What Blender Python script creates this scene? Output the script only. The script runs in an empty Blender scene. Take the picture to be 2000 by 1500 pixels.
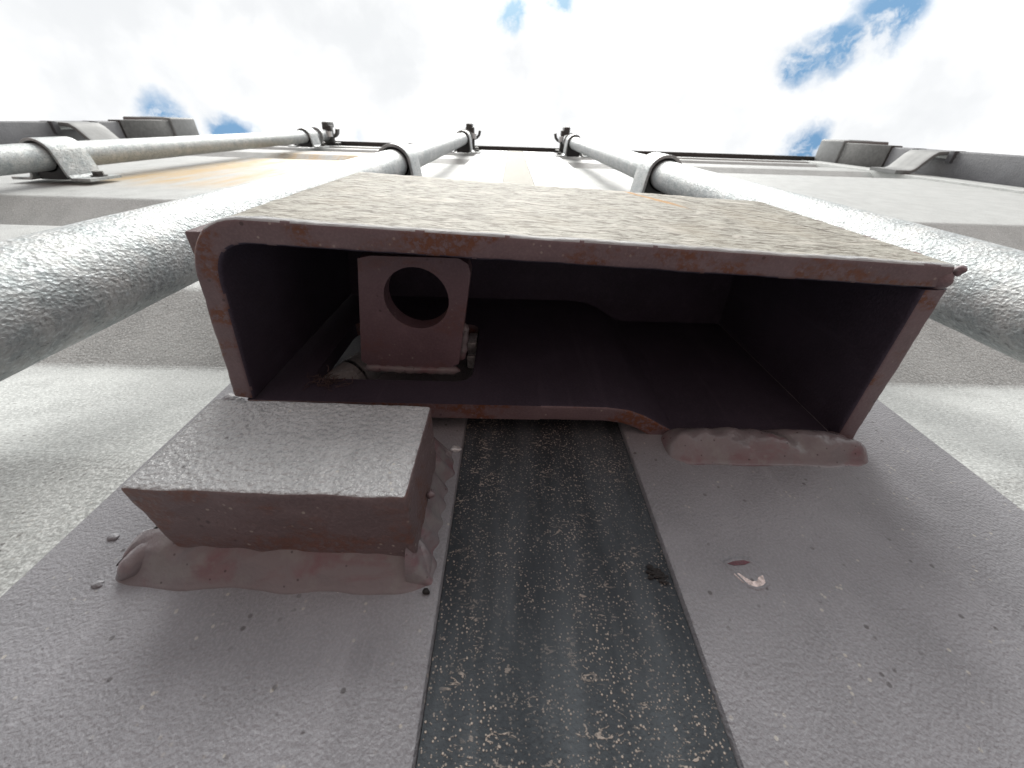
import bpy, bmesh, math, random
from mathutils import Vector, noise

random.seed(7)
S = bpy.context.scene
COL = S.collection
R = math.radians
MM = 0.001
H0 = 0.95          # camera height above the ground; local heights below are measured from it

# ------------------------------------------------------------------ camera
cd = bpy.data.cameras.new('camera')
cam = bpy.data.objects.new('camera', cd)
COL.objects.link(cam)
S.camera = cam
cd.sensor_width = 36.0
cd.lens = 13.52
cd.clip_start = 0.002
cd.clip_end = 2000
cam.location = (0, -0.090, H0)
cam.rotation_euler = (R(90 + 55.61), 0, R(-1.6))
cd.dof.use_dof = True
cd.dof.focus_distance = 0.115
cd.dof.aperture_fstop = 34.0

# ------------------------------------------------------------------ colour management
S.view_settings.view_transform = 'Standard'
S.view_settings.look = 'None'
S.view_settings.gamma = 1.0
S.view_settings.use_curve_mapping = False
S.view_settings.exposure = 0.2
S.render.engine = 'CYCLES'
S.cycles.max_bounces = 6
S.cycles.diffuse_bounces = 4
S.cycles.glossy_bounces = 4
S.cycles.use_denoising = True

# ------------------------------------------------------------------ node helpers
class NT:
    def __init__(s, tree):
        s.t = tree
    def n(s, kind, **kw):
        nd = s.t.nodes.new(kind)
        ins = kw.pop('ins', {})
        for k, v in kw.items():
            setattr(nd, k, v)
        for k, v in ins.items():
            if isinstance(v, bpy.types.NodeSocket):
                s.t.links.new(v, nd.inputs[k])
            else:
                nd.inputs[k].default_value = v
        return nd
    def link(s, a, b):
        s.t.links.new(a, b)
    def math(s, op, a, b=None, c=None, clamp=False):
        nd = s.t.nodes.new('ShaderNodeMath')
        nd.operation = op
        nd.use_clamp = clamp
        for i, v in enumerate((a, b, c)):
            if v is None:
                continue
            if isinstance(v, bpy.types.NodeSocket):
                s.t.links.new(v, nd.inputs[i])
            else:
                nd.inputs[i].default_value = v
        return nd.outputs[0]
    def ramp(s, v, lo, hi, a=0.0, b=1.0, smooth=True):
        nd = s.t.nodes.new('ShaderNodeMapRange')
        nd.interpolation_type = 'SMOOTHSTEP' if smooth else 'LINEAR'
        s.t.links.new(v, nd.inputs[0])
        for i, x in zip((1, 2, 3, 4), (lo, hi, a, b)):
            nd.inputs[i].default_value = x
        return nd.outputs[0]
    def mix(s, fac, a, b, blend='MIX'):
        nd = s.t.nodes.new('ShaderNodeMix')
        nd.data_type = 'RGBA'
        nd.blend_type = blend
        for k, v in ((0, fac), (6, a), (7, b)):
            if isinstance(v, bpy.types.NodeSocket):
                s.t.links.new(v, nd.inputs[k])
            else:
                nd.inputs[k].default_value = v if k == 0 else (*v, 1.0)[:4]
        return nd.outputs[2]
    def noise(s, vec, scale, detail=3, rough=0.55, dist=0.0):
        nd = s.n('ShaderNodeTexNoise', ins={'Scale': scale, 'Detail': detail, 'Roughness': rough, 'Distortion': dist})
        s.t.links.new(vec, nd.inputs['Vector'])
        return nd.outputs['Fac']
    def vor(s, vec, scale, feature='F1', rnd=1.0):
        nd = s.n('ShaderNodeTexVoronoi', feature=feature, ins={'Scale': scale, 'Randomness': rnd})
        s.t.links.new(vec, nd.inputs['Vector'])
        return nd.outputs['Distance']
    def stretch(s, vec, sc, rot=(0, 0, 0)):
        nd = s.n('ShaderNodeMapping')
        nd.inputs['Scale'].default_value = sc
        nd.inputs['Rotation'].default_value = rot
        s.t.links.new(vec, nd.inputs['Vector'])
        return nd.outputs[0]

# ------------------------------------------------------------------ world: bright cloud with a few blue gaps
SUN_EL, SUN_ROT = R(60), R(186)
W = bpy.data.worlds.new('World')
S.world = W
W.use_nodes = True
w = NT(W.node_tree)
for nd in list(W.node_tree.nodes):
    W.node_tree.nodes.remove(nd)
wout = w.n('ShaderNodeOutputWorld')
sky = w.n('ShaderNodeTexSky', sky_type='NISHITA', sun_disc=False, sun_elevation=SUN_EL, sun_rotation=SUN_ROT)
skyc = w.mix(1.0, sky.outputs[0], (0.88, 1.16, 1.10), 'MULTIPLY')
bg_sky = w.n('ShaderNodeBackground', ins={'Color': skyc, 'Strength': 0.15})
geo = w.n('ShaderNodeNewGeometry')
tc = w.n('ShaderNodeTexCoord')
D = tc.outputs['Generated']
warp1 = w.n('ShaderNodeTexNoise', ins={'Scale': 7.0, 'Detail': 6, 'Roughness': 0.62, 'Vector': D})
wv = w.n('ShaderNodeVectorMath', operation='SUBTRACT', ins={0: warp1.outputs['Color'], 1: (0.5, 0.5, 0.5)})
wv2 = w.n('ShaderNodeVectorMath', operation='SCALE', ins={0: wv.outputs[0], 'Scale': 0.09})
DW = w.n('ShaderNodeVectorMath', operation='ADD', ins={0: D, 1: wv2.outputs[0]}).outputs[0]
gap = None
for (p, rad) in (((-0.600, 0.028, 0.80), .045), ((-0.520, 0.036, 0.853), .044), ((-0.005, -0.168, 0.987), .034),
                 ((0.085, -0.195, 0.98), .03), ((0.575, -0.160, 0.808), .060), ((0.53, -0.115, 0.835), .048), ((0.495, -0.095, 0.86), .036),
                 ((0.544, 0.018, 0.839), .042)):
    dd = w.n('ShaderNodeVectorMath', operation='DISTANCE', ins={0: DW, 1: p}).outputs['Value']
    g = w.ramp(dd, rad * 0.35, rad * 1.25, 1.0, 0.0)
    gap = g if gap is None else w.math('MAXIMUM', gap, g)
# natural gaps elsewhere: same kind of cloud break, from noise
big = w.noise(DW, 2.3, 4, 0.6)
g2 = w.ramp(big, 0.64, 0.74)
fine = w.noise(DW, 22.0, 5, 0.65)
gap = w.math('MULTIPLY', gap, w.ramp(fine, 0.30, 0.60, 0.25, 1.15), clamp=True)
gap = w.math('MAXIMUM', gap, g2)
shade = w.noise(DW, 3.2, 5, 0.55)
shade2 = w.ramp(shade, 0.40, 0.66, 1.0, 0.0)
ccol = w.mix(shade2, (0.74, 0.755, 0.77), (1.0, 1.0, 1.0))
bg_cl = w.n('ShaderNodeBackground', ins={'Color': ccol, 'Strength': 1.06})
mx = w.n('ShaderNodeMixShader', ins={0: gap})
w.link(bg_cl.outputs[0], mx.inputs[1])
w.link(bg_sky.outputs[0], mx.inputs[2])
w.link(mx.outputs[0], wout.inputs[0])

sd = bpy.data.lights.new('sun', 'SUN')
sd.energy = 4.8
sd.angle = R(46)
sd.color = (1.0, 0.985, 0.94)
sun = bpy.data.objects.new('sun', sd)
COL.objects.link(sun)
# points down from the sky's sun: light comes from behind the viewer's left shoulder, high up
_az = SUN_ROT
sdir = Vector((math.sin(_az) * math.cos(SUN_EL), math.cos(_az) * math.cos(SUN_EL), math.sin(SUN_EL)))
sun.rotation_euler = sdir.to_track_quat('Z', 'Y').to_euler()

# ------------------------------------------------------------------ materials
def new_mat(name):
    m = bpy.data.materials.new(name)
    m.use_nodes = True
    t = m.node_tree
    for nd in list(t.nodes):
        t.nodes.remove(nd)
    k = NT(t)
    out = k.n('ShaderNodeOutputMaterial')
    b = k.n('ShaderNodeBsdfPrincipled')
    k.link(b.outputs[0], out.inputs[0])
    g = k.n('ShaderNodeNewGeometry')
    return m, k, b, g.outputs['Position']

def setc(k, b, key, v):
    if isinstance(v, bpy.types.NodeSocket):
        k.link(v, b.inputs[key])
    else:
        b.inputs[key].default_value = (*v, 1.0) if isinstance(v, tuple) else v

def bump(k, b, hgt, dist, strength=1.0, prev=None):
    nd = k.n('ShaderNodeBump', ins={'Height': hgt, 'Distance': dist, 'Strength': strength})
    if prev:
        k.link(prev, nd.inputs['Normal'])
    k.link(nd.outputs[0], b.inputs['Normal'])
    return nd.outputs[0]

def paint(name, col, rough=0.42, grain=900, gdist=0.00035, speck=0.5, speckcol=(0.55, 0.52, 0.45), dark=0.6, rust=0.0, spec=0.5, gcol=0.28):
    """orange-peel container paint: grain, mottling, dust specks, dark pits, a little rust"""
    m, k, b, P = new_mat(name)
    mot = k.noise(P, 35, 4, 0.6)
    c = k.mix(k.ramp(mot, 0.3, 0.7), tuple(x * 0.86 for x in col), tuple(min(1, x * 1.12) for x in col))
    fi = k.noise(P, grain * 1.3, 2, 0.5)
    c = k.mix(k.ramp(fi, 0.42, 0.66, 0, gcol), c, tuple(min(1, x * 1.5 + .02) for x in col))
    stk = k.noise(k.stretch(P, (1, 1, 0.06), (0, R(4), 0)), 140, 4, 0.6)
    c = k.mix(k.ramp(stk, 0.55, 0.72, 0, 0.30), c, tuple(min(1, x * 1.45 + .02) for x in col))
    c = k.mix(k.ramp(stk, 0.44, 0.30, 0, 0.0), c, (0.1, 0.1, 0.1))
    # dust specks
    if speck:
        sp = k.vor(P, 420)
        sm = k.noise(P, 90, 2)
        msk = k.math('MULTIPLY', k.ramp(sp, 0.10, 0.20, 1, 0), k.ramp(sm, 0.50, 0.62))
        c = k.mix(k.math('MULTIPLY', msk, speck), c, speckcol)
        pit = k.vor(P, 260)
        pm = k.noise(k.stretch(P, (1.3, 1, 1), (0.3, 0.2, 0)), 70, 2)
        msk2 = k.math('MULTIPLY', k.ramp(pit, 0.09, 0.17, 1, 0), k.ramp(pm, 0.52, 0.62))
        c = k.mix(k.math('MULTIPLY', msk2, dark), c, (0.03, 0.022, 0.02))
    if rust:
        r1 = k.noise(k.stretch(P, (0.6, 1, 1)), 60, 5, 0.62)
        r2 = k.noise(P, 650, 3, 0.7)
        rm = k.math('MULTIPLY', k.ramp(r1, 0.50, 0.60), k.ramp(r2, 0.36, 0.56))
        rc = k.mix(r2, (0.050, 0.018, 0.010), (0.24, 0.085, 0.035))
        c = k.mix(k.math('MULTIPLY', rm, rust), c, rc)
    setc(k, b, 'Base Color', c)
    b.inputs['Specular IOR Level'].default_value = spec
    rr = k.ramp(fi, 0.3, 0.7, rough - 0.06, rough + 0.12)
    k.link(rr, b.inputs['Roughness'])
    h1 = k.noise(P, grain, 2, 0.5)
    h2 = k.noise(P, grain * 0.3, 2, 0.5)
    hh = k.math('ADD', k.math('MULTIPLY', h1, 0.8), k.math('MULTIPLY', h2, 0.35))
    bump(k, b, hh, gdist)
    return m

M = {}
M['plate'] = paint('plate_paint', (0.228, 0.229, 0.245), 0.34, 1250, 0.00045, spec=0.34)
M['panel'] = paint('panel_paint', (0.37, 0.385, 0.378), 0.48, 800, 0.00065, 0.35, spec=0.35, gcol=0.75)
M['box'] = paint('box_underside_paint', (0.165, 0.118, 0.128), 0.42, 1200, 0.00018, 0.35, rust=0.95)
M['boxin'] = paint('box_inside_shade', (0.066, 0.058, 0.082), 0.6, 1000, 0.0002, 0.0, spec=0.2)  # dark tone puts the shade inside the box into the colour
M['tab'] = paint('tab_paint', (0.145, 0.095, 0.11), 0.5, 1000, 0.0002, 0.3, rust=0.3)
M['block'] = paint('block_face_lit', (0.33, 0.338, 0.345), 0.28, 800, 0.0011, 0.5)  # paler copy: light on the block's front put into the colour
M['blockside'] = paint('block_side_shaded', (0.150, 0.112, 0.115), 0.44, 1000, 0.0003, 0.5, rust=0.55)  # darker copy: shade on the block's sides put into the colour, plus rust
M['post'] = paint('post_paint', (0.095, 0.098, 0.108), 0.5, 300, 0.0006, 0.0)

# weathered outward face of the lock box: chalky paint with creases running sideways
m, k, b, P = new_mat('weathered_paint')
st = k.stretch(P, (0.26, 1, 0.75), (0, R(-9), 0))
n1 = k.noise(st, 760, 5, 0.68, 0.6)
n2 = k.noise(k.stretch(P, (0.35, 1, 1.0), (0, R(14), 0)), 170, 5, 0.65, 1.0)
n3 = k.noise(P, 28, 3)
c = k.mix(k.ramp(n1, 0.34, 0.62), (0.135, 0.120, 0.098), (0.40, 0.395, 0.350))
c = k.mix(k.ramp(n2, 0.52, 0.66, 0, 0.75), c, (0.52, 0.50, 0.45))
c = k.mix(k.ramp(n3, 0.50, 0.72, 0, 0.45), c, (0.33, 0.30, 0.24))
sx = k.n('ShaderNodeSeparateXYZ', ins={0: P})
# one orange scratch
wob = k.math('MULTIPLY', k.math('SUBTRACT', k.noise(P, 90, 3), 0.5), 0.008)
ln = k.math('ABSOLUTE', k.math('ADD', k.math('SUBTRACT', k.math('MULTIPLY', k.math('SUBTRACT', sx.outputs[0], 0.055), -2.15), k.math('SUBTRACT', sx.outputs[2], H0 + 0.200)), wob))
scm = k.math('MULTIPLY', k.ramp(ln, 0.0015, 0.0070, 1, 0), k.math('MULTIPLY', k.ramp(sx.outputs[0], 0.050, 0.056), k.ramp(sx.outputs[0], 0.066, 0.072, 1, 0)))
c = k.mix(k.math('MULTIPLY', scm, 0.85), c, (0.42, 0.22, 0.06))
ln2 = k.math('ABSOLUTE', k.math('ADD', k.math('SUBTRACT', k.math('MULTIPLY', k.math('SUBTRACT', sx.outputs[0], 0.0766), -1.6), k.math('SUBTRACT', sx.outputs[2], H0 + 0.188)), wob))
crk = k.math('MULTIPLY', k.ramp(ln2, 0.0004, 0.0018, 1, 0), k.math('MULTIPLY', k.ramp(sx.outputs[0], 0.062, 0.068), k.ramp(sx.outputs[0], 0.105, 0.118, 1, 0)))
c = k.mix(k.math('MULTIPLY', crk, 0.8), c, (0.05, 0.04, 0.03))
low = k.ramp(k.math('ADD', sx.outputs[2], k.math('MULTIPLY', n2, 0.006)), H0 + 0.1055, H0 + 0.1085, 1, 0)
c = k.mix(k.math('MULTIPLY', low, 0.8), c, (0.45, 0.47, 0.49))
setc(k, b, 'Base Color', c)
b.inputs['Roughness'].default_value = 0.65
b.inputs['Specular IOR Level'].default_value = 0.12
bump(k, b, k.math('ADD', n1, k.math('MULTIPLY', n2, 0.7)), 0.0006)
M['weather'] = m

# galvanised steel
def galv(name, sc=1.0, base=0.37):
    m, k, b, P = new_mat(name)
    a = k.noise(k.stretch(P, (1, 1, 0.7)), 620 * sc, 4, 0.62, 0.5)
    bb = k.noise(P, 60 * sc, 4, 0.6)
    v = k.vor(k.stretch(P, (1, 1, 0.75)), 900 * sc, 'F1')
    c = k.mix(k.ramp(bb, 0.3, 0.7), (base * .80, base * .87, base * .89), (base * 1.22, base * 1.24, base * 1.22))
    c = k.mix(k.ramp(a, 0.40, 0.30, 0, 0.0), c, (0.1, 0.1, 0.09))
    cr = k.math('MULTIPLY', k.ramp(a, 0.33, 0.42, 1, 0), 0.7)
    c = k.mix(k.ramp(k.noise(P, 190 * sc, 4, 0.65), 0.42, 0.66, 0, 0.45), c, (0.24, 0.29, 0.30))
    c = k.mix(cr, c, (0.15, 0.16, 0.16))
    wpatch = k.ramp(a, 0.52, 0.66, 0, 0.6)
    c = k.mix(wpatch, c, (0.52, 0.56, 0.575))
    setc(k, b, 'Base Color', c)
    b.inputs['Metallic'].default_value = 0.35
    k.link(k.ramp(a, 0.35, 0.7, 0.55, 0.40), b.inputs['Roughness'])
    bump(k, b, k.math('ADD', a, k.math('MULTIPLY', v, 0.5)), 0.00042 / sc)
    return m
M['galv'] = galv('galvanised_steel')
M['galvclean'] = galv('galvanised_clamp', 0.7, 0.42)

# rubber gasket with dusty crumbs
m, k, b, P = new_mat('rubber_gasket')
base = k.noise(k.stretch(P, (1, 1, 0.15)), 110, 4, 0.6)
c = k.mix(k.ramp(base, 0.3, 0.7), (0.034, 0.041, 0.048), (0.078, 0.090, 0.100))
sxg = k.n('ShaderNodeSeparateXYZ', ins={0: P})
e1 = k.noise(k.stretch(P, (0.5, 1, 1), (0, R(10), 0)), 760, 3, 0.6, 1.5)
e1b = k.noise(P, 95, 3, 0.6)
m1 = k.math('MULTIPLY', k.ramp(e1, 0.58, 0.66), k.ramp(e1b, 0.46, 0.62))
v1 = k.vor(P, 950)
m2 = k.math('MULTIPLY', k.ramp(v1, 0.14, 0.28, 1, 0), k.ramp(k.noise(P, 160, 2), 0.36, 0.52))
v2 = k.vor(P, 1300)
m3 = k.math('MULTIPLY', k.ramp(v2, 0.14, 0.28, 1, 0), 0.6)
dm = k.math('MULTIPLY', k.math('MAXIMUM', k.math('MAXIMUM', m1, m2), m3), k.ramp(k.noise(P, 38, 4, 0.6), 0.34, 0.58, 0.25, 1.0))
c = k.mix(k.math('MULTIPLY', dm, 0.85), c, (0.52, 0.45, 0.39))
# turns beige higher up the door
upper_beige = k.ramp(sxg.outputs[2], H0 + 0.25, H0 + 0.7)
c = k.mix(k.math('MULTIPLY', upper_beige, 0.8), c, (0.27, 0.255, 0.20))
setc(k, b, 'Base Color', c)
b.inputs['Roughness'].default_value = 0.62
b.inputs['Specular IOR Level'].default_value = 0.2
bump(k, b, k.math('ADD', k.noise(P, 1100, 2), k.math('MULTIPLY', dm, 0.6)), 0.0003)
M['rubber'] = m

# weld metal, painted over, reddish primer showing through
m, k, b, P = new_mat('painted_weld')
a = k.noise(k.stretch(P, (0.6, 1, 1)), 95, 4, 0.6, 0.5)
f2 = k.noise(P, 800, 2)
c = k.mix(k.ramp(a, 0.45, 0.70), (0.215, 0.195, 0.205), (0.200, 0.118, 0.130))
c = k.mix(k.ramp(k.noise(P, 150, 3), 0.52, 0.66, 0, 0.7), c, (0.24, 0.235, 0.235))
c = k.mix(k.math('MULTIPLY', k.ramp(k.vor(P, 330), 0.07, 0.13, 1, 0), 0.6), c, (0.03, 0.02, 0.02))
setc(k, b, 'Base Color', c)
k.link(k.ramp(f2, 0.3, 0.7, 0.14, 0.24), b.inputs['Roughness'])
bump(k, b, f2, 0.00018)
M['weld'] = m

def plain(name, col, rough=0.5, metal=0.0, sc=200, amt=0.25, bd=0.0003):
    m, k, b, P = new_mat(name)
    n = k.noise(P, sc, 4, 0.6)
    setc(k, b, 'Base Color', k.mix(k.ramp(n, 0.3, 0.7), tuple(x * (1 - amt) for x in col), tuple(min(1, x * (1 + amt)) for x in col)))
    b.inputs['Roughness'].default_value = rough
    b.inputs['Metallic'].default_value = metal
    bump(k, b, n, bd)
    return m
M['darksteel'] = plain('dark_steel', (0.075, 0.075, 0.072), 0.55, 0.2, 120)
M['blackplastic'] = plain('black_bush', (0.02, 0.02, 0.022), 0.5)
M['pinkchip'] = plain('bare_primer', (0.62, 0.52, 0.49), 0.25, 0.3, 900, 0.4)
M['redprimer'] = plain('red_primer', (0.12, 0.035, 0.05), 0.35, 0.0, 600, 0.3)
M['crust'] = plain('dark_crust', (0.012, 0.010, 0.010), 0.7, 0, 900, 0.6)
M['bright'] = plain('bright_zinc', (0.75, 0.77, 0.78), 0.3, 0.4, 500, 0.3)
M['lint'] = plain('lint', (0.13, 0.09, 0.085), 0.8)
M['caststeel'] = plain('casting_paint', (0.15, 0.155, 0.16), 0.55, 0, 60, 0.15)
M['castlight'] = plain('casting_lit_tone', (0.22, 0.23, 0.23), 0.6, 0, 60, 0.1)  # paler than post and gusset: the light on the castings painted in

# upper door panel with orange stain
m = paint('panel_paint_stained', (0.37, 0.385, 0.378), 0.48, 800, 0.00065, 0.35, spec=0.35, gcol=0.75)
k = NT(m.node_tree)
b = [n for n in m.node_tree.nodes if n.type == 'BSDF_PRINCIPLED'][0]
P = [n for n in m.node_tree.nodes if n.type == 'NEW_GEOMETRY'][0].outputs['Position']
src = b.inputs['Base Color'].links[0].from_socket
sx = k.n('ShaderNodeSeparateXYZ', ins={0: P})
st = k.noise(k.stretch(P, (2.2, 1, 0.5), (0, R(12), 0)), 5, 5, 0.7)
zz = k.math('MULTIPLY', k.ramp(sx.outputs[2], H0 + 0.60, H0 + 0.72), k.ramp(sx.outputs[2], H0 + 1.25, H0 + 1.5, 1, 0))
xx = k.math('MULTIPLY', k.ramp(sx.outputs[0], -0.72, -0.60), k.ramp(sx.outputs[0], -0.30, -0.22, 1, 0))
mk = k.math('MULTIPLY', k.math('MULTIPLY', zz, xx), k.ramp(st, 0.36, 0.58))
k.link(k.mix(k.math('MULTIPLY', mk, 0.85), src, (0.50, 0.33, 0.12)), b.inputs['Base Color'])
M['panelstain'] = m

# ground
m, k, b, P = new_mat('red_dirt')
c = k.mix(k.ramp(k.noise(P, 0.9, 6, 0.65), 0.35, 0.65), (0.125, 0.085, 0.080), (0.19, 0.14, 0.13))
c = k.mix(k.ramp(k.vor(P, 22), 0.1, 0.25, 0.5, 0), c, (0.26, 0.23, 0.2))
setc(k, b, 'Base Color', c)
b.inputs['Roughness'].default_value = 0.95
bump(k, b, k.noise(P, 9, 6, 0.7), 0.04)
M['dirt'] = m

# ------------------------------------------------------------------ mesh helpers (local millimetres -> metres, z from camera height)
def V(x, y, z):
    return Vector((x * MM, y * MM, z * MM + H0))

def mesh_obj(name, bm, mats, parent=None, smooth=None, label=None, kind=None):
    """link bm as ONE object whose origin sits at its own centre"""
    bm.verts.ensure_lookup_table()
    bmesh.ops.recalc_face_normals(bm, faces=bm.faces)
    lo = Vector([min(v.co[i] for v in bm.verts) for i in range(3)])
    hi = Vector([max(v.co[i] for v in bm.verts) for i in range(3)])
    c = (lo + hi) / 2
    bmesh.ops.translate(bm, verts=bm.verts, vec=-c)
    me = bpy.data.meshes.new(name)
    bm.to_mesh(me)
    bm.free()
    for mt in (mats if isinstance(mats, (list, tuple)) else [mats]):
        me.materials.append(mt)
    if smooth is not None:
        for p in me.polygons:
            p.use_smooth = True
        me.set_sharp_from_angle(angle=R(smooth))
    o = bpy.data.objects.new(name, me)
    COL.objects.link(o)
    if parent is not None:
        o.parent = parent
        o.location = c - world_loc(parent)
    else:
        o.location = c
    if label:
        o['label'] = label
    if kind:
        o['kind'] = kind
    return o

def world_loc(o):
    p = Vector((0, 0, 0))
    while o is not None:
        p += o.location
        o = o.parent
    return p

def add_box(bm, x0, x1, y0, y1, z0, z1, bev=0.0, seg=2, mat=0):
    r = bmesh.ops.create_cube(bm, size=1.0)
    vs = r['verts']
    for v in vs:
        v.co = V(x0 + (v.co.x + .5) * (x1 - x0), y0 + (v.co.y + .5) * (y1 - y0), z0 + (v.co.z + .5) * (z1 - z0))
    fs = set(f for v in vs for f in v.link_faces)
    for f in fs:
        f.material_index = mat
    if bev:
        es = set(e for v in vs for e in v.link_edges)
        bmesh.ops.bevel(bm, geom=list(es), offset=bev * MM, segments=seg, affect='EDGES', profile=0.5)
    return bm

def box_obj(name, x0, x1, y0, y1, z0, z1, mat, parent, bev=0.0, label=None, seg=2):
    bm = bmesh.new()
    add_box(bm, x0, x1, y0, y1, z0, z1, bev, seg)
    return mesh_obj(name, bm, mat, parent, 30 if bev else None, label)

def add_cyl(bm, x, y, z0, z1, r, n=24, mat=0, r2=None, cap=True):
    r2 = r if r2 is None else r2
    a = [bm.verts.new(V(x + r * math.cos(2 * math.pi * i / n), y + r * math.sin(2 * math.pi * i / n), z0)) for i in range(n)]
    c = [bm.verts.new(V(x + r2 * math.cos(2 * math.pi * i / n), y + r2 * math.sin(2 * math.pi * i / n), z1)) for i in range(n)]
    for i in range(n):
        f = bm.faces.new((a[i], a[(i + 1) % n], c[(i + 1) % n], c[i]))
        f.material_index = mat
    if cap:
        bm.faces.new(a[::-1]).material_index = mat
        bm.faces.new(c).material_index = mat

def bolt_bm(x, y0, z, r=8, h=6, n=6):
    """hex head whose axis is the door normal; y0 is the seat, head grows towards -y"""
    bm = bmesh.new()
    add_cyl_y(bm, x, z, y0, y0 - 1.5, r * 1.45, 20)
    add_cyl_y(bm, x, z, y0 - 1.5, y0 - 1.5 - h, r, n)
    return bm

def add_cyl_y(bm, x, z, y0, y1, r, n=16, ph=0.0):
    a = [bm.verts.new(V(x + r * math.cos(ph + 2 * math.pi * i / n), y0, z + r * math.sin(ph + 2 * math.pi * i / n))) for i in range(n)]
    c = [bm.verts.new(V(x + r * math.cos(ph + 2 * math.pi * i / n), y1, z + r * math.sin(ph + 2 * math.pi * i / n))) for i in range(n)]
    for i in range(n):
        bm.faces.new((a[i], a[(i + 1) % n], c[(i + 1) % n], c[i]))
    bm.faces.new(a[::-1])
    bm.faces.new(c)

def resample(pts, step):
    out = [Vector(pts[0])]
    for a, b in zip(pts[:-1], pts[1:]):
        a, b = Vector(a), Vector(b)
        n = max(1, int((b - a).length / step + 0.5))
        for i in range(1, n + 1):
            out.append(a.lerp(b, i / n))
    return out

def sweep(path, t0, t1, z0, z1, zn, bev=0.6, amp=0.0, fz=None, matf=None, bm=None, closed=False):
    """upright plate: centre path in the door-parallel floor plan, thickness between offsets t0..t1 along the path normal,
    height z0..z1 with rounded long edges; amp = roughness of the surface in mm"""
    bm = bm or bmesh.new()
    P2 = [Vector(p) for p in path]
    n = len(P2)
    sec = []
    q = bev
    for a in range(4):
        th = R(180 + a * 30)
        sec.append((t0 + q + q * math.cos(th), z0 + q + q * math.sin(th)))
    th_n = max(1, int((t1 - t0 - 2 * q) / 1.0))
    for i in range(1, th_n):
        sec.append((t0 + q + (t1 - t0 - 2 * q) * i / th_n, z0))
    for a in range(4):
        th = R(270 + a * 30)
        sec.append((t1 - q + q * math.cos(th), z0 + q + q * math.sin(th)))
    zs = [z0 + q + (z1 - z0 - 2 * q) * ((i / zn) ** 1.5) for i in range(1, zn)]
    for z in zs:
        sec.append((t1, z))
    for a in range(4):
        th = R(a * 30)
        sec.append((t1 - q + q * math.cos(th), z1 - q + q * math.sin(th)))
    for a in range(4):
        th = R(90 + a * 30)
        sec.append((t0 + q + q * math.cos(th), z1 - q + q * math.sin(th)))
    for z in reversed(zs):
        sec.append((t0, z))
    rings = []
    for i, p in enumerate(P2):
        d = (P2[min(n - 1, i + 1)] - P2[max(0, i - 1)]).normalized()
        nr = Vector((d.y, -d.x))
        # mitre correction
        ring = []
        for (t, z) in sec:
            zz = z if fz is None else fz(p, z)
            co = V(p.x + nr.x * t, p.y + nr.y * t, zz)
            ring.append(bm.verts.new(co))
        rings.append(ring)
    m_ = len(sec)
    for i in range(n - 1):
        for j in range(m_):
            f = bm.faces.new((rings[i][j], rings[i][(j + 1) % m_], rings[i + 1][(j + 1) % m_], rings[i + 1][j]))
    bm.faces.new(rings[0])
    bm.faces.new(rings[-1][::-1])
    if amp:
        roughen(bm, amp)
    bmesh.ops.recalc_face_normals(bm, faces=bm.faces)
    bm.normal_update()
    if matf:
        for f in bm.faces:
            f.material_index = matf(f)
    return bm

def roughen(bm, amp, freq=(0.12, 0.5)):
    bm.normal_update()
    d = {}
    for v in bm.verts:
        p = v.co * 1000
        a = noise.noise(p * freq[0]) * 0.65 + noise.noise(p * freq[1] + Vector((9, 3, 1))) * 0.35
        d[v] = v.normal * (a * amp * MM)
    for v, o in d.items():
        v.co += o

def empty(name, loc, parent=None, label=None, cat=None, group=None):
    o = bpy.data.objects.new(name, None)
    o.empty_display_size = 0.05
    COL.objects.link(o)
    o.location = loc
    if parent is not None:
        o.parent = parent
        o.location = Vector(loc) - world_loc(parent)
    if label:
        o['label'] = label
    if cat:
        o['category'] = cat
    if group:
        o['group'] = group
    return o

# ------------------------------------------------------------------ ground
bm = bmesh.new()
N = 40
def gx(i):
    t = (i / N) * 2 - 1
    return math.copysign(abs(t) ** 3 * 400, t)
gv = [[bm.verts.new((gx(i), gx(j), 0.02 * noise.noise(Vector((gx(i), gx(j), 0)) * 0.3))) for j in range(N + 1)] for i in range(N + 1)]
for i in range(N):
    for j in range(N):
        bm.faces.new((gv[i][j], gv[i + 1][j], gv[i + 1][j + 1], gv[i][j + 1]))
g = mesh_obj('ground', bm, M['dirt'], None, 60, kind='structure')
g.location.z -= 0.02

# ------------------------------------------------------------------ shipping container
XL, XR = -1160, 1160        # inner faces of the corner posts
ZB, ZT = -900, 1700         # bottom and top of the container, from camera height
cont = empty('shipping_container', (0, 0, 0.0),
             label='grey steel shipping container with closed doors, galvanised locking bars and a welded lock box', cat='shipping container')

# --- doors ---------------------------------------------------------
DT, DB = 1618, -770
def door_profile():
    """(z, depth) going up: outer flats at 5 mm, folds 35 mm deep"""
    pr = [(DB, 5)]
    for t in (-356, -58, 240, 538):
        pr += [(t - 149, 5), (t - 50, 35), (t, 5)]
    pr += [(1120, 5), (1165, 30), (1230, 30), (1290, 5), (1400, 5), (1430, 26), (1500, 26), (1530, 5), (DT - 40, 5)]
    return pr

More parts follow.
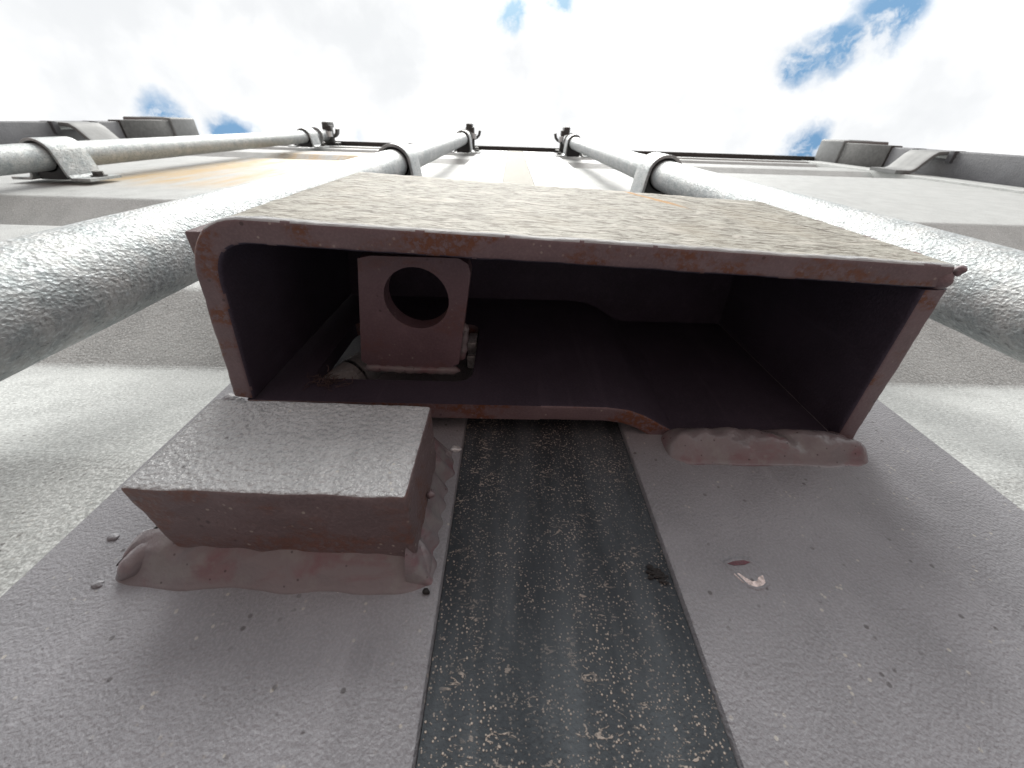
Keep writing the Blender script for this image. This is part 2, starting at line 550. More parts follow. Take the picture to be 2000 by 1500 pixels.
def panel(name, x0, x1, mat, parent, label):
    bm = bmesh.new()
    pr = door_profile()
    # round the bends
    pts = []
    for i, (z, y) in enumerate(pr):
        if 0 < i < len(pr) - 1:
            a, c = Vector(pr[i - 1]), Vector(pr[i + 1])
            p = Vector((z, y))
            r = 4.0
            u = p + (a - p).normalized() * r
            v = p + (c - p).normalized() * r
            for t in (0, .25, .5, .75, 1):
                pts.append(u * (1 - t) ** 2 + p * 2 * t * (1 - t) + v * t * t)
        else:
            pts.append(Vector((z, y)))
    rows = []
    nx = 16
    for p in pts:
        rows.append([bm.verts.new(V(x0 + (x1 - x0) * i / nx, p.y + 0.3 * noise.noise(Vector((i * .35, p.x * .002, x0))), p.x)) for i in range(nx + 1)])
    for a, c in zip(rows[:-1], rows[1:]):
        for i in range(nx):
            bm.faces.new((a[i], a[i + 1], c[i + 1], c[i]))
    ret = bmesh.ops.extrude_face_region(bm, geom=bm.faces[:])
    vs = [v for v in ret['geom'] if isinstance(v, bmesh.types.BMVert)]
    bmesh.ops.translate(bm, verts=vs, vec=(0, 0.002, 0))
    return mesh_obj(name, bm, mat, parent, 9, label)

def edge_plate(x0, x1, mat, parent, name='edge_plate', y0=0.0, y1=60.0, z0=DB, z1=DT, bev=1.4):
    return box_obj(name, x0, x1, y0, y1, z0, z1, mat, parent, bev)

door_l = empty('door', (-0.57, 0.02, H0 + .42), cont, label='left door with the stop block welded on its edge plate')
door_r = empty('door', (0.60, 0.02, H0 + .42), cont, label='right door that carries the lock box')
panel('corrugated_panel', -1040, -108, M['panelstain'], door_l, 'left corrugated panel with an orange stain high up')
panel('corrugated_panel', 150, 1060, M['panel'], door_r, None)
edge_plate(-111.5, -14, M['plate'], door_l)
edge_plate(42, 153.5, M['plate'], door_r)
edge_plate(-1130, -1038, M['panel'], door_l, 'hinge_stile', 0, 50)
edge_plate(1058, 1130, M['panel'], door_r, 'hinge_stile', 0, 50)
for d, a, c in ((door_l, -1038, -112), (door_r, 154, 1058)):
    box_obj('top_rail', a, c, 1, 50, DT - 42, DT - 1, M['panel'], d, 1.4)
    box_obj('bottom_rail', a, c, 1, 50, DB + 1, DB + 80, M['panel'], d, 1.4)

# gasket strip between the doors (a rubber lip, slightly crowned)
bm = bmesh.new()
xs = [-13.8 + 55.6 * i / 14 for i in range(15)]
zs = [DB + (DT + 34 - DB) * i / 120 for i in range(121)]
gr = []
for z in zs:
    gr.append([bm.verts.new(V(x, 1.5 - 0.7 * math.sin(math.pi * (x + 13.8) / 55.6) ** 0.5 + 0.25 * noise.noise(Vector((x * .1, z * .02, 4))), z)) for x in xs])
for a, c in zip(gr[:-1], gr[1:]):
    for i in range(14):
        bm.faces.new((a[i], a[i + 1], c[i + 1], c[i]))
ret = bmesh.ops.extrude_face_region(bm, geom=bm.faces[:])
bmesh.ops.translate(bm, verts=[v for v in ret['geom'] if isinstance(v, bmesh.types.BMVert)], vec=(0, 0.010, 0))
gasket = mesh_obj('door_gasket', bm, M['rubber'], door_r, 50, 'black dusty rubber strip between the two doors')

# horizontal gasket under the header, door top
for d, a, c in ((door_l, -1130, -15.5), (door_r, 44, 1130)):
    box_obj('top_gasket', a, c, 6, 40, DT + 1, DT + 16, M['blackplastic'], d, 1)

# --- header, corner posts, castings -----------------------------------
box_obj('door_header', XL + 1, XR - 1, 4, 70, 1652, ZT - 8, M['post'], cont, 2)
box_obj('header_lip', XL + 1, XR - 1, -10, 71, ZT - 7, ZT, M['darksteel'], cont, 1)
for sgn in (-1, 1):
    a = XR if sgn > 0 else XL
    bm = bmesh.new()
    add_box(bm, min(a, a + sgn * 60), max(a, a + sgn * 60), -56, 90, ZB + 119, ZT - 121, 3)
    mesh_obj('corner_post', bm, M['post'], cont, 30)
    # thicker gusset right under the casting
    box_obj('post_gusset', min(a - sgn * 6, a + sgn * 30), max(a - sgn * 6, a + sgn * 30), -60, 60, 1372, ZT - 130, M['darksteel'], cont, 2)
    for (z0, z1) in ((ZB, ZB + 118), (ZT - 130, ZT - 8)):
        bm = bmesh.new()
        x0, x1 = min(a - sgn * 10, a + sgn * 150), max(a - sgn * 10, a + sgn * 150)
        add_box(bm, x0, x1, -66, 100, z0, z1, 6, 3)
        cst = mesh_obj('corner_casting', bm, M['castlight'], cont, 30)
        # slotted hole: a ring round a flat black face standing in for its shade
        bm = bmesh.new()
        cx, cz = (x0 + x1) / 2 + sgn * 20, (z0 + z1) / 2
        outer, inner = [], []
        for i in range(24):
            t = 2 * math.pi * i / 24
            outer.append(bm.verts.new(V(cx + 34 * math.cos(t), -67, cz + 44 * math.sin(t))))
            inner.append(bm.verts.new(V(cx + 26 * math.cos(t), -66.4, cz + 36 * math.sin(t))))
        for i in range(24):
            bm.faces.new((outer[i], outer[(i + 1) % 24], inner[(i + 1) % 24], inner[i]))
        bm.faces.new(inner).material_index = 1
        mesh_obj('lifting_hole', bm, [M['castlight'], M['blackplastic']], cst, 30)

# --- body behind the doors (side walls, roof, floor rail) ----------------
def side_wall(x, sgn):
    bm = bmesh.new()
    prof = []
    y = 92.0
    while y < 5980:
        prof += [(y, 0), (y + 72, 0), (y + 140, 36), (y + 212, 36)]
        y += 280
    a = [bm.verts.new(V(x - sgn * d, yy, ZB + 160)) for yy, d in prof]
    c = [bm.verts.new(V(x - sgn * d, yy, ZT - 60)) for yy, d in prof]
    for i in range(len(prof) - 1):
        bm.faces.new((a[i], a[i + 1], c[i + 1], c[i]))
    ret = bmesh.ops.extrude_face_region(bm, geom=bm.faces[:])
    bmesh.ops.translate(bm, verts=[v for v in ret['geom'] if isinstance(v, bmesh.types.BMVert)], vec=(-sgn * 0.002, 0, 0))
    mesh_obj('side_wall', bm, M['post'], cont)
for sgn in (-1, 1):
    x = sgn * 1215
    side_wall(x, sgn)
    box_obj('top_side_rail', min(x, x - sgn * 55), max(x, x - sgn * 55), 101, 6000, ZT - 60, ZT - 1, M['post'], cont, 2)
    box_obj('bottom_side_rail', min(x, x - sgn * 55), max(x, x - sgn * 55), 101, 6000, ZB + 2, ZB + 159, M['post'], cont, 2)
bm = bmesh.new()
prof = []
y = 72.0
while y < 5950:
    prof += [(y, 0), (y + 90, 0), (y + 110, 18), (y + 190, 18)]
    y += 210
a = [bm.verts.new(V(-1158, yy, ZT - 12 - d)) for yy, d in prof]
c = [bm.verts.new(V(1158, yy, ZT - 12 - d)) for yy, d in prof]
for i in range(len(prof) - 1):
    bm.faces.new((a[i], a[i + 1], c[i + 1], c[i]))
mesh_obj('roof', bm, M['post'], cont)
box_obj('end_wall', -1210, 1210, 6001, 6040, ZB, ZT, M['post'], cont, 3)
box_obj('floor', -1150, 1150, 100, 5990, ZB + 100, ZB + 150, M['darksteel'], cont)
box_obj('door_sill', XL + 1, XR - 1, -4, 99, ZB + 2, DB - 6, M['post'], cont, 3)

# --- hinges on the corner posts -----------------------------------------
def hinge(sgn, zc):
    path = [(1042, -5), (1082, -5), (1094, -10), (1122, -42), (1134, -50), (1178, -52)]
    pts = [(sgn * x, y) for x, y in path]
    bm = sweep(resample(pts, 8), -4, 4, zc - 45, zc + 45, 4, 1.0)
    bm.normal_update()
    h = mesh_obj('hinge', bm, M['castlight'], cont, 35)
    bm = bmesh.new()
    add_cyl(bm, sgn * 1166, -44, zc - 66, zc + 66, 8, 16)
    mesh_obj('hinge_pin', bm, M['bright'], h, 35)
    for dz in (-58, 58):
        bm = bmesh.new()
        add_box(bm, min(sgn * 1152, sgn * 1182), max(sgn * 1152, sgn * 1182), -57.5, -30, zc + dz - 8, zc + dz + 8, 2)
        mesh_obj('hinge_lug', bm, M['post'], h, 35)
for zc in (-620, -80, 420, 1230):
    hinge(-1, zc)
    hinge(1, zc)

# --- locking bars --------------------------------------------------------
def locking_bar(x, y, zmid, ztop, label, inner):
    bm = bmesh.new()
    n = 48
    zs = [-860 + (1640 + 860) * i / 130 for i in range(131)]
    zs = sorted(set(zs + [20 + 8 * i for i in range(90)]))
    prev = None
    for z in zs:
        ring = []
        for i in range(n):
            t = 2 * math.pi * i / n
            rr = 17 + 0.22 * noise.noise(Vector((math.cos(t) * 3, math.sin(t) * 3, z * .05))) + 0.12 * noise.noise(Vector((math.cos(t) * 9, math.sin(t) * 9, z * .2)))
            ring.append(bm.verts.new(V(x + rr * math.cos(t), y + rr * math.sin(t), z)))
        if prev:
            for i in range(n):
                bm.faces.new((prev[i], prev[(i + 1) % n], ring[(i + 1) % n], ring[i]))
        else:
            bm.faces.new(ring[::-1])
        prev = ring
    bm.faces.new(prev)
    bar = mesh_obj('locking_bar', bm, M['galv'], cont, 60, label)
    # clamps
    for (zc, hgt) in ((zmid, 54), (ztop, 60), (-420, 54)):
        yb = -1.5
        R1 = 21.5
        fl = 40
        pts = [(x - fl - 16, yb), (x - fl + 6, yb)]
        # rise, arc round the bar, fall
        arc = []
        for i in range(17):
            t = R(200 + 140 * i / 16)
            arc.append((x + R1 * math.cos(t), y + R1 * math.sin(t)))
        pts = [(x - fl - 16, yb), (x - 30, yb), (x - 25.5, yb - 4)] + [(x - 22.5, y + 6)] + arc + [(x + 22.5, y + 6), (x + 25.5, yb - 4), (x + 30, yb), (x + fl + 16, yb)]
        bm = sweep(resample(pts, 5), -1.8, 1.8, zc - hgt / 2, zc + hgt / 2, 3, 0.7)
        cl = mesh_obj('bar_clamp', bm, M['galvclean'], bar, 35)
        bm = bmesh.new()
        add_cyl(bm, x, y, zc - hgt / 2 + 5, zc + hgt / 2 - 5, 19.2, 28)
        add_box(bm, x - 19, x + 19, y, -0.6, zc - hgt / 2 + 5, zc + hgt / 2 - 5)
        mesh_obj('bush', bm, M['blackplastic'], cl, 35)
        for sx_ in (-1, 1):
            bm = bolt_bm(x + sx_ * 43, yb - 1.8, zc + 4, 7.0, 5)
            mesh_obj('bolt', bm, M['darksteel'], cl, 30)
    # collar below the cam and the cam head with its hook and its claw
    bm = bmesh.new()
    add_cyl(bm, x, y, ztop + 66, ztop + 86, 25, 28, r2=20)
    mesh_obj('collar', bm, M['galvclean'], bar, 35)
    bm = bmesh.new()
    add_box(bm, x + inner * 6 - 15, x + inner * 6 + 15, y - 30, -3, 1642, 1668, 3)
    add_box(bm, x + inner * 2 - 9, x + inner * 2 + 12, y - 40, y - 22, 1640, 1700, 3)
    s0 = [(x + inner * 18, y + 6), (x + inner * 30, y + 2), (x + inner * 38, y - 6), (x + inner * 42, y - 20)]
    sweep(resample(s0, 4), -4, 4, 1640, 1664, 2, 1.0, bm=bm)
    mesh_obj('cam_head', bm, M['darksteel'], bar, 35)
    bm = bmesh.new()
    add_box(bm, x - 34, x + 34, -6, 3, 1655, 1688, 2)
    mesh_obj('cam_keeper', bm, M['darksteel'], cont, 35)
    bm = bmesh.new()
    add_cyl_y(bm, x + inner * 20, 1626, y + 4, y - 12, 10, 18)
    mesh_obj('rivet', bm, M['bright'], bar, 35)
    return bar

locking_bar(-155.5, -38, 612, 1470, 'galvanised locking bar running up just left of the lock box', 1)
locking_bar(198, -37, 585, 1450, 'galvanised locking bar running up just right of the lock box', -1)
locking_bar(-666, -29, 655, 1490, 'outermost galvanised locking bar on the left door', 1)

# --- lock box --------------------------------------------------------------
ZBX, ZTX = 102.0, 205.0
lock = empty('lock_box', (0.02, -0.03, H0 + .15), cont, label='open-bottomed steel lock box with rust-spotted rim and weathered front')

def arc2(cx, cy, r, a0, a1, n):
    return [(cx + r * math.cos(R(a0 + (a1 - a0) * i / n)), cy + r * math.sin(R(a0 + (a1 - a0) * i / n))) for i in range(n + 1)]

# bent cover: left wall + rounded corner + front, centre line of a 6.6 mm plate
T = 3.3
path = [(-86.2, -12.5), (-81.5, -53)]
def bez(a, c, b, n):
    return [(a[0] * (1 - t) ** 2 + 2 * c[0] * t * (1 - t) + b[0] * t * t, a[1] * (1 - t) ** 2 + 2 * c[1] * t * (1 - t) + b[1] * t * t) for t in [i / n for i in range(n + 1)]]
corner = bez((-81.5, -50), (-79.9, -66.0), (-66.0, -64.9), 12)
path = [(-86.2, -12.5), corner[0]]
pp = resample(path, 1.5)[:-1] + [Vector(p) for p in corner] + resample([corner[-1], (118.8, -58.3)], 1.2)[1:]
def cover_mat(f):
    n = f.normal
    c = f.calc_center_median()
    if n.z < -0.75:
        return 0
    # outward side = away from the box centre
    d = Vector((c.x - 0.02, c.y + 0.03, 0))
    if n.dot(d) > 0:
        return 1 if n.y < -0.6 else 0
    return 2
def cover_top(p, z):
    # the upper edge of the cover runs slightly down to the right
    if z > ZBX + 4:
        return ZBX + (z - ZBX) * (1 - 0.00022 * (p.x + 70))
    return z
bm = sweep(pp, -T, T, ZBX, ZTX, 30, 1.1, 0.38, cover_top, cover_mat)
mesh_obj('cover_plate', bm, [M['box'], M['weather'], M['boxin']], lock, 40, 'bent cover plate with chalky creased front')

# right wall, butt-welded to the cover
pp = resample([(118.0, -54.8), (121.2, 0.8)], 1.5)
def side_mat(f):
    n = f.normal
    if n.z < -0.75:
        return 0
    return 0 if n.x > 0 else 1
bm = sweep(pp, -T - .1, T + .1, ZBX, ZTX - 5, 22, 1.0, 0.35, None, side_mat)
mesh_obj('side_plate', bm, [M['box'], M['boxin']], lock, 40)

# corner weld of the cover (rolled bead along the right front corner)
def bead_line(name, pts, rad, mat, parent, lump=0.25, n=14, seg=1.2, seed=0):
    bm = bmesh.new()
    P3 = [Vector(p) for p in pts]
    Q = []
    for a, c in zip(P3[:-1], P3[1:]):
        m_ = max(1, int((c - a).length / seg))
        for i in range(m_):
            Q.append(a.lerp(c, i / m_))
    Q.append(P3[-1])
    L = len(Q)
    prev = None
    for i, q in enumerate(Q):
        d = (Q[min(L - 1, i + 1)] - Q[max(0, i - 1)]).normalized()
        up = Vector((0, 0, 1)) if abs(d.z) < .9 else Vector((1, 0, 0))
        u = d.cross(up).normalized()
        v = d.cross(u)
        tt = i / (L - 1)
        taper = min(1, (min(tt, 1 - tt) * L * seg / rad / 1.3 + 0.05)) ** 0.5
        ring = []
        for j in range(n):
            th = 2 * math.pi * j / n
            rr = rad * taper * (1 + lump * noise.noise(Vector((q.x * .25 + seed, q.y * .25 + j * .1, q.z * .25))) + lump * 0.5 * math.sin(i * seg * 1.6 + math.sin(th)))
            co = q + (u * math.cos(th) + v * math.sin(th)) * rr
            ring.append(bm.verts.new(V(*co)))
        if prev:
            for j in range(n):
                bm.faces.new((prev[j], prev[(j + 1) % n], ring[(j + 1) % n], ring[j]))
        else:
            bm.faces.new(ring[::-1])
        prev = ring
    bm.faces.new(prev)
    return mesh_obj(name, bm, mat, parent, 70)
bead_line('corner_weld', [(118.7, -57.2, 100.8), (118.8, -57.2, 110), (118.6, -57.2, 198)], 4.3, M['box'], lock, 0.06)

# left flange showing behind the rounded corner
box_obj('back_flange', -91.5, -84.5, -62, -20, 113, 199, M['blockside'], lock, 0.8)
box_obj('end_plate', -83.5, 117.5, -60, 3, 195, 200, M['boxin'], lock, 0.5)

# back plate with a rounded slot, then the joggle down to the door
def ring_plate(outer, hole, y0, y1):
    bm = bmesh.new()
    n = len(outer)
    A = [bm.verts.new(V(p[0], y0, p[1])) for p in outer]
    Bv = [bm.verts.new(V(p[0], y0, p[1])) for p in hole]
    C = [bm.verts.new(V(p[0], y1, p[1])) for p in outer]
    Dv = [bm.verts.new(V(p[0], y1, p[1])) for p in hole]
    for i in range(n):
        j = (i + 1) % n
        bm.faces.new((A[i], A[j], Bv[j], Bv[i]))
        bm.faces.new((C[j], C[i], Dv[i], Dv[j]))
        bm.faces.new((A[j], A[i], C[i], C[j]))
        bm.faces.new((Bv[i], Bv[j], Dv[j], Dv[i]))
    return bm
def rrect(x0, x1, z0, z1, r, n=6, skew=0.0):
    pts = []
    for (cx, cz, a0) in ((x1 - r, z0 + r, -90), (x1 - r, z1 - r, 0), (x0 + r, z1 - r, 90), (x0 + r, z0 + r, 180)):
        for i in range(n + 1):
            t = R(a0 + 90 * i / n)
            pts.append((cx + r * math.cos(t), cz + r * math.sin(t)))
    return pts
outer = rrect(-85.5, 12, ZBX, 197, 0.4)
hole = rrect(-70, -12.5, 115.5, 163, 6)
bm = ring_plate(outer, hole, -11.5, -5.6)
bmesh.ops.bevel(bm, geom=[e for e in bm.edges if e.is_manifold and e.calc_face_angle(0) > 1.2], offset=0.5 * MM, segments=2, affect='EDGES')
# the joggled half, same plate
pts = [(11.8, -8.55), (34, -8.5), (41, -7.6), (47, -5.2), (53, -1.6), (59, 1.6), (64, 2.6), (117, 2.65)]
sweep(resample(pts, 1.5), -2.95, 2.95, ZBX, 197, 14, 0.6, bm=bm)
bm.normal_update()
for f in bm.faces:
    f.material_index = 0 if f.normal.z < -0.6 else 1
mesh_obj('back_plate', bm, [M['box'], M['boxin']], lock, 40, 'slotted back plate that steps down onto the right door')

# padlock tab: a level plate with a round hole, standing out through the slot
bm = bmesh.new()
n = 40
cx, cy, rr = -30.0, -40.8, 10.6
outer = []
x0, x1, y0, y1, rc = -47.6, -12.2, -54.5, -14.0, 5.0
# walk by angle so each outer point pairs with a hole point
for i in range(n):
    t = 2 * math.pi * i / n
    dx, dy = math.cos(t), math.sin(t)
    best = 1e9
    for (lim, comp, c0) in ((x1, dx, cx), (x0, dx, cx), (y1, dy, cy), (y0, dy, cy)):
        if abs(comp) > 1e-6:
            s_ = (lim - c0) / comp
            if s_ > 0:
                best = min(best, s_)
    px, py = cx + dx * best, cy + dy * best
    # round the outer right corner
    qx, qy = px - (x1 - rc), py - (y0 + rc)
    if qx > 0 and qy < 0:
        l = math.hypot(qx, qy)
        if l > rc:
            px, py = x1 - rc + qx / l * rc, y0 + rc + qy / l * rc
    px += 1.0 - 6.5 * (py + 54.5) / 40.5
    outer.append((px, py))
lv = []
for z in (120, 126.5):
    A = [bm.verts.new(V(p[0], p[1], z)) for p in outer]
    Bv = [bm.verts.new(V(cx + rr * math.cos(2 * math.pi * i / n), cy + rr * math.sin(2 * math.pi * i / n), z)) for i in range(n)]
    lv.append((A, Bv))
for i in range(n):
    j = (i + 1) % n
    (A, Bv), (C, Dv) = lv
    bm.faces.new((A[i], A[j], Bv[j], Bv[i]))
    bm.faces.new((C[j], C[i], Dv[i], Dv[j]))
    bm.faces.new((A[j], A[i], C[i], C[j]))
    bm.faces.new((Bv[i], Bv[j], Dv[j], Dv[i]))
bmesh.ops.bevel(bm, geom=[e for e in bm.edges if e.is_manifold and e.calc_face_angle(0) > 1.2], offset=0.45 * MM, segments=2, affect='EDGES')
tab = mesh_obj('padlock_tab', bm, M['tab'], lock, 40, 'padlock tab with a round hole')
bead_line('tab_weld', [(-52, -13.5, 120.5), (-17, -13, 120.5)], 1.6, M['weld'], lock, 0.3, seed=5)
bead_line('tab_side_weld', [(-16.8, -16, 123), (-15.2, -27, 124), (-15.6, -31, 124)], 1.7, M['weld'], lock, 0.4, seed=9)

# weld bead that fixes the right half of the box to the right door
def fillet(name, x0, x1, zt, yt, zleg, mat, parent, bulge=2.0, seed=0.0, nx=110, nv=18, endr=6.0, yback=1.0, ripple=0.6):
    """bead running sideways: starts on the part at (zt, -yt), ends on the door at z = zt - zleg; lumpy and tapered at both ends"""
    bm = bmesh.new()
    rows = []
    for i in range(nx + 1):
        u = i / nx
        x = x0 + (x1 - x0) * u
        e_ = min(u, 1 - u) * abs(x1 - x0)
        tp = 1.0 if e_ > endr else math.sqrt(max(0.0, 1 - (1 - e_ / endr) ** 2))
        wob = noise.noise(Vector((x * .09 + seed, 1.3, 2.2)))
        wob2 = noise.noise(Vector((x * .2 + seed, 5.3, 1.2)))
        leg = zleg * (0.95 + 0.12 * wob + 0.015 * wob2)
        row = []
        for j in range(nv + 1):
            v = j / nv
            # straight line from part contact to toe plus a bulge
            z = zt + 2.0 - (leg + 2.0) * v
            y = -yt * (1 - v) ** 1.15
            bl = bulge * math.sin(math.pi * min(1, v * 1.08)) ** 0.8 * (1 + 0.55 * noise.noise(Vector((x * .14 + seed, v * 2.2, 7))))
            rp = ripple * noise.noise(Vector((x * .22 + v * 2.5 + seed, v * 3.0, 3.1))) * math.sin(math.pi * v)
            yy = y - bl - rp
            y_ = yback + (yy - yback) * tp
            zz = (zt - leg * 0.5) + (z - (zt - leg * 0.5)) * (0.35 + 0.65 * tp)
            row.append(bm.verts.new(V(x, y_, zz)))
        rows.append(row)
    for a, c in zip(rows[:-1], rows[1:]):
        for j in range(nv):
            bm.faces.new((a[j], a[j + 1], c[j + 1], c[j]))
    # close the back inside the parts
    ret = bmesh.ops.extrude_face_region(bm, geom=bm.faces[:])
    for v in [v for v in ret['geom'] if isinstance(v, bmesh.types.BMVert)]:
        v.co.y = max(v.co.y + 0.0005, yback * MM + 0.0015)
    return mesh_obj(name, bm, mat, parent, 75)
wb = fillet('weld_bead', 54.0, 122.0, 101.5, 1.8, 14.0, M['weld'], lock, 4.6, 3.0, yback=0.6, endr=7, ripple=0.7)
wb['label'] = 'reddish weld bead under the right end of the lock box'

# --- stop block on the left door -------------------------------------------
blk = empty('stop_block', (-0.05, -0.012, H0 + .068), cont, label='rectangular steel stop block welded low on the left door edge')
bm = bmesh.new()
cs = {}
xa, xb, za, zb_ = -78.6, -20.0, 52.6, 83.6
nxg, nyg, nzg = 60, 26, 32
# dense rounded box through bmesh cube with grid faces
bmesh.ops.create_cube(bm, size=1.0)
bmesh.ops.subdivide_edges(bm, edges=bm.edges[:], cuts=27, use_grid_fill=True)
for v in bm.verts:
    u, s_, t = v.co.x + .5, v.co.y + .5, v.co.z + .5
    # ease the samples towards the edges so they can be rounded
    def ez(a): return 0.5 - 0.5 * math.cos(math.pi * a) * (0.6 + 0.4 * abs(math.cos(math.pi * a)))
    u, s_, t = ez(u), ez(s_), ez(t)
    x = xa + (xb - xa) * u
    y = -26 + 27 * s_
    z = za + (zb_ - za) * t
    rad = 0.9
    # push towards rounded edges
    c = Vector((min(max(x, xa + rad), xb - rad), min(max(y, -26 + rad), 50), min(max(z, za + rad), zb_ - rad)))
    p = Vector((x, y, z))
    d = p - c
    if d.length > rad:
        p = c + d.normalized() * rad
    # torch-cut lower left corner and slight undercut of the sawn face
    if p.z < za + 6:
        k_ = 1 - (p.z - za) / 6
        p.x += k_ * max(0, (p.y + 20) / 20) * 3.2 * max(0, 1 - (p.x - xa) / 12)
        p.z += 0.5 * k_ * noise.noise(Vector((p.x * .12, p.y * .2, 0)))
    if p.x > xb - 3:
        p.x -= 0.0
    # slightly sagging right end
    v.co = V(p.x, p.y, p.z - 0.02 * (p.x - xa))
roughen(bm, 0.28)
bm.normal_update()
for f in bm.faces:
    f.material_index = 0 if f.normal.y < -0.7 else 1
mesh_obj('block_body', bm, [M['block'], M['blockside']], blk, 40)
w1 = fillet('weld_bead', -90.0, -16.5, 53.9, 7.8, 8.8, M['weld'], blk, 1.5, 11.0, nx=150, endr=8, yback=0.8, ripple=0.8)
w1['label'] = 'thick painted weld along the lower edge of the stop block'
# weld up the right side of the block: same kind of bead turned upright
def side_fillet(name, z0, z1, xt, yt, xleg, mat, parent, seed=0.0, nz=60, nv=14):
    bm = bmesh.new()
    rows = []
    for i in range(nz + 1):
        u = i / nz
        z = z0 + (z1 - z0) * u
        e_ = min(u, 1 - u) * (z1 - z0)
        tp = 1.0 if e_ > 5 else math.sqrt(max(0.0, 1 - (1 - e_ / 5) ** 2))
        leg = xleg * (0.85 + 0.5 * noise.noise(Vector((z * .15 + seed, 0, 4))) + 0.12 * math.sin(z * 1.1))
        row = []
        for j in range(nv + 1):
            v = j / nv
            x = xt - 1.5 + (leg + 1.5) * v
            y = -yt * (1 - v) ** 1.3 - 0.9 * math.sin(math.pi * v) - 0.7 * noise.noise(Vector((z * .25 + seed, v * 2, 1))) * math.sin(math.pi * v) - 0.25 * math.sin(z * 1.4 + v * 2) * math.sin(math.pi * v)
            row.append(bm.verts.new(V(x, 0.9 + (y - 0.9) * tp, z)))
        rows.append(row)
    for a, c in zip(rows[:-1], rows[1:]):
        for j in range(nv):
            bm.faces.new((a[j], a[j + 1], c[j + 1], c[j]))
    ret = bmesh.ops.extrude_face_region(bm, geom=bm.faces[:])
    for v in [v for v in ret['geom'] if isinstance(v, bmesh.types.BMVert)]:
        v.co.y = max(v.co.y + 0.0005, 0.0018)
    return mesh_obj(name, bm, mat, parent, 75)
side_fillet('side_weld', 47, 92, -20.4, 9.5, 4.6, M['weld'], blk, 2.0)
def blob(name, x, y, z, r, mat, parent, sq=(1, 1, 1), seed=0):
    bm = bmesh.new()
    bmesh.ops.create_icosphere(bm, subdivisions=3, radius=1.0)
    for v in bm.verts:
        k_ = 1 + 0.3 * noise.noise(v.co * 1.3 + Vector((seed, 0, 0)))
        v.co = V(x + v.co.x * r * sq[0] * k_, y + v.co.y * r * sq[1] * k_, z + v.co.z * r * sq[2] * k_)
    return mesh_obj(name, bm, mat, parent, 80)
blob('weld_spatter', -18.9, -9.0, 66.5, 1.1, M['weld'], blk, seed=1)
blob('weld_spatter', -21.0, -23.2, 52.8, 0.9, M['block'], blk, seed=2)
blob('weld_spatter', -98.5, 0.0, 58.5, 1.1, M['plate'], door_l, (1.2, .8, 1), 3)
blob('weld_spatter', -91.5, 0.0, 59.6, 1.3, M['plate'], door_l, (1.2, .8, 1), 4)
blob('weld_spatter', -92.0, 0.0, 46.6, 0.9, M['plate'], door_l, (1.3, .8, 1), 5)
blob('weld_spatter', -17.2, -0.6, 45.8, 0.7, M['crust'], door_l, (1.2, .8, 1), 6)
blob('weld_spatter', -15.9, -0.3, 92.5, 1.3, M['bright'], door_l, (1.4, .6, 1.0), 7)
bead_line('side_weld', [(-80.5, -5.4, 55.5), (-84.5, -3.4, 51.5), (-87.5, -0.8, 47.4)], 2.5, M['weld'], blk, 0.08, seed=4)
bead_line('weld_crack', [(-82.6, -7.2, 57.4), (-84.8, -6.2, 54.6), (-87.2, -4.0, 51.4), (-89.2, -2.4, 49.6)], 0.26, M['crust'], blk, 0.3, seg=.5, n=6)
# weld of the left wall foot
blob('weld_spatter', -94, -6, 104.5, 4.2, M['plate'], door_l, (1.0, 1.2, 1.0), 8)

blob('weld_spatter', 121.6, -60.0, 103.0, 1.4, M['box'], lock, (1, 1, 1), 12)
# --- small marks on the doors ------------------------------------------------
# paint chip: thin raised rim around a bare spot
bm = bmesh.new()
rim = [(56.6, 53.9), (58.2, 54.6), (60.6, 54.9), (62.4, 54.5), (63.4, 53.2), (63.6, 51.2), (63.3, 49.4), (62.2, 48.6), (60.6, 48.2), (59.2, 48.8), (58.4, 50.4), (57.4, 52.4)]
rim = [(60.3 + (a_ - 60.3) * 1.3, 51.3 + (b_ - 51.3) * 1.2) for a_, b_ in rim]
cxm = sum(p[0] for p in rim) / len(rim)
czm = sum(p[1] for p in rim) / len(rim)
rgs = []
for (s_, y_) in ((1.08, 0.05), (1.0, -0.22), (0.90, -0.22), (0.80, -0.03)):
    rgs.append([bm.verts.new(V(cxm + (p[0] - cxm) * s_, y_, czm + (p[1] - czm) * s_)) for p in rim])
for a, c in zip(rgs[:-1], rgs[1:]):
    for i in range(len(rim)):
        j = (i + 1) % len(rim)
        bm.faces.new((a[i], a[j], c[j], c[i]))
mesh_obj('paint_blister', bm, M['plate'], door_r, 60)
bm = bmesh.new()
for poly, mi in (([(57.6, 49.8 + 1.6), (58.6, 49.6), (59.6, 48.9), (61.4, 48.7), (62.7, 49.2), (63.0, 51.2), (62.0, 50.8), (61.4, 50.0), (60.4, 49.9), (59.4, 50.7), (58.6, 51.6)], 0),
                 ([(57.3, 53.6), (58.6, 54.1), (60.8, 54.4), (62.0, 54.0), (60.6, 53.4), (58.6, 53.2)], 1)):
    f = bm.faces.new([bm.verts.new(V(60.3 + (p[0] - 60.3) * 1.3, -0.12 - 0.02 * mi, 51.3 + (p[1] - 51.3) * 1.2)) for p in poly])
    f.material_index = mi
ret = bmesh.ops.extrude_face_region(bm, geom=bm.faces[:])
bmesh.ops.translate(bm, verts=[v for v in ret['geom'] if isinstance(v, bmesh.types.BMVert)], vec=(0, 0.0002, 0))
mesh_obj('bare_spot', bm, [M['pinkchip'], M['redprimer']], door_r)

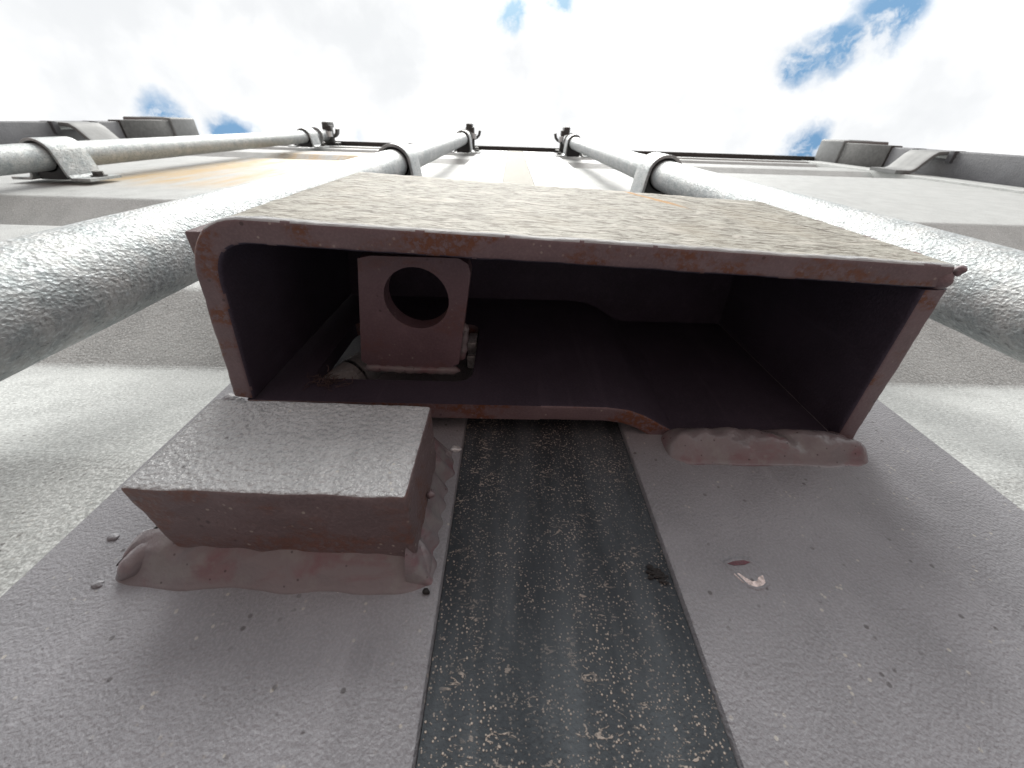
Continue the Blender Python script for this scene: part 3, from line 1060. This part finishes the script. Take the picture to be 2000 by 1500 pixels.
# dark torn spot on the gasket edge
bm = bmesh.new()
for i in range(46):
    a = random.gauss(0, 1)
    c = random.gauss(0, 1)
    x, z = 38.4 + a * 1.1, 51.6 - a * 0.5 + c * 0.75
    r_ = random.uniform(0.25, 0.8)
    vs = bmesh.ops.create_icosphere(bm, subdivisions=1, radius=1.0)['verts']
    for v in vs:
        v.co = V(x + v.co.x * r_ * 1.3, 0.75 + v.co.y * r_ * .45, z + v.co.z * r_ * .8)
torn = mesh_obj('gasket_tear', bm, M['crust'], door_r, None, 'small black torn spot on the right edge of the rubber strip', 'stuff')

# galvanised catch and pipe seen through the slot
bm = bmesh.new()
add_box(bm, -17, -12.9, -11, -3, 146, 156, 0.8)
add_box(bm, -16.5, -12.9, -9, -3, 138, 140, 0.6)
mesh_obj('latch_catch', bm, M['bright'], door_l, 35)
bead_line('latch_loop', [(-80, 3, 92), (-71, 1, 112), (-63, -1, 132), (-54, -1, 150), (-44, 0, 172)], 7.5, M['galvclean'], door_l, 0.0, n=32, seed=3)

# --- tuft of cobweb lint lying in the slot ----------------------------------
cu = bpy.data.curves.new('cobweb_tuft', 'CURVE')
cu.dimensions = '3D'
cu.bevel_depth = 0.00010
cu.bevel_resolution = 1
random.seed(3)
for i in range(42):
    sp = cu.splines.new('POLY')
    n = 9
    sp.points.add(n - 1)
    p = Vector((random.gauss(-63.5, 2.6), random.uniform(-12.6, -11.2), 112.5 + random.gauss(0, 1.5)))
    d = Vector((random.gauss(0, 1), random.gauss(-.1, .25), random.gauss(0, .8))).normalized()
    for j in range(n):
        sp.points[j].co = (*V(*p), 1)
        d = (d + Vector((random.gauss(0, .6), random.gauss(0, .3), random.gauss(0, .6)))).normalized()
        p = p + d * 0.75
        p.y = min(p.y, -11.7)
tuft = bpy.data.objects.new('cobweb_tuft', cu)
COL.objects.link(tuft)
bpy.context.view_layer.update()
me = bpy.data.meshes.new_from_object(tuft.evaluated_get(bpy.context.evaluated_depsgraph_get()))
bpy.data.objects.remove(tuft)
tuft = bpy.data.objects.new('cobweb_tuft', me)
COL.objects.link(tuft)
me.materials.clear()
me.materials.append(M['lint'])
cu.materials.append(M['lint'])
tuft['label'] = 'small tangled brown cobweb tuft on the slot edge inside the lock box'
tuft['category'] = 'cobweb'
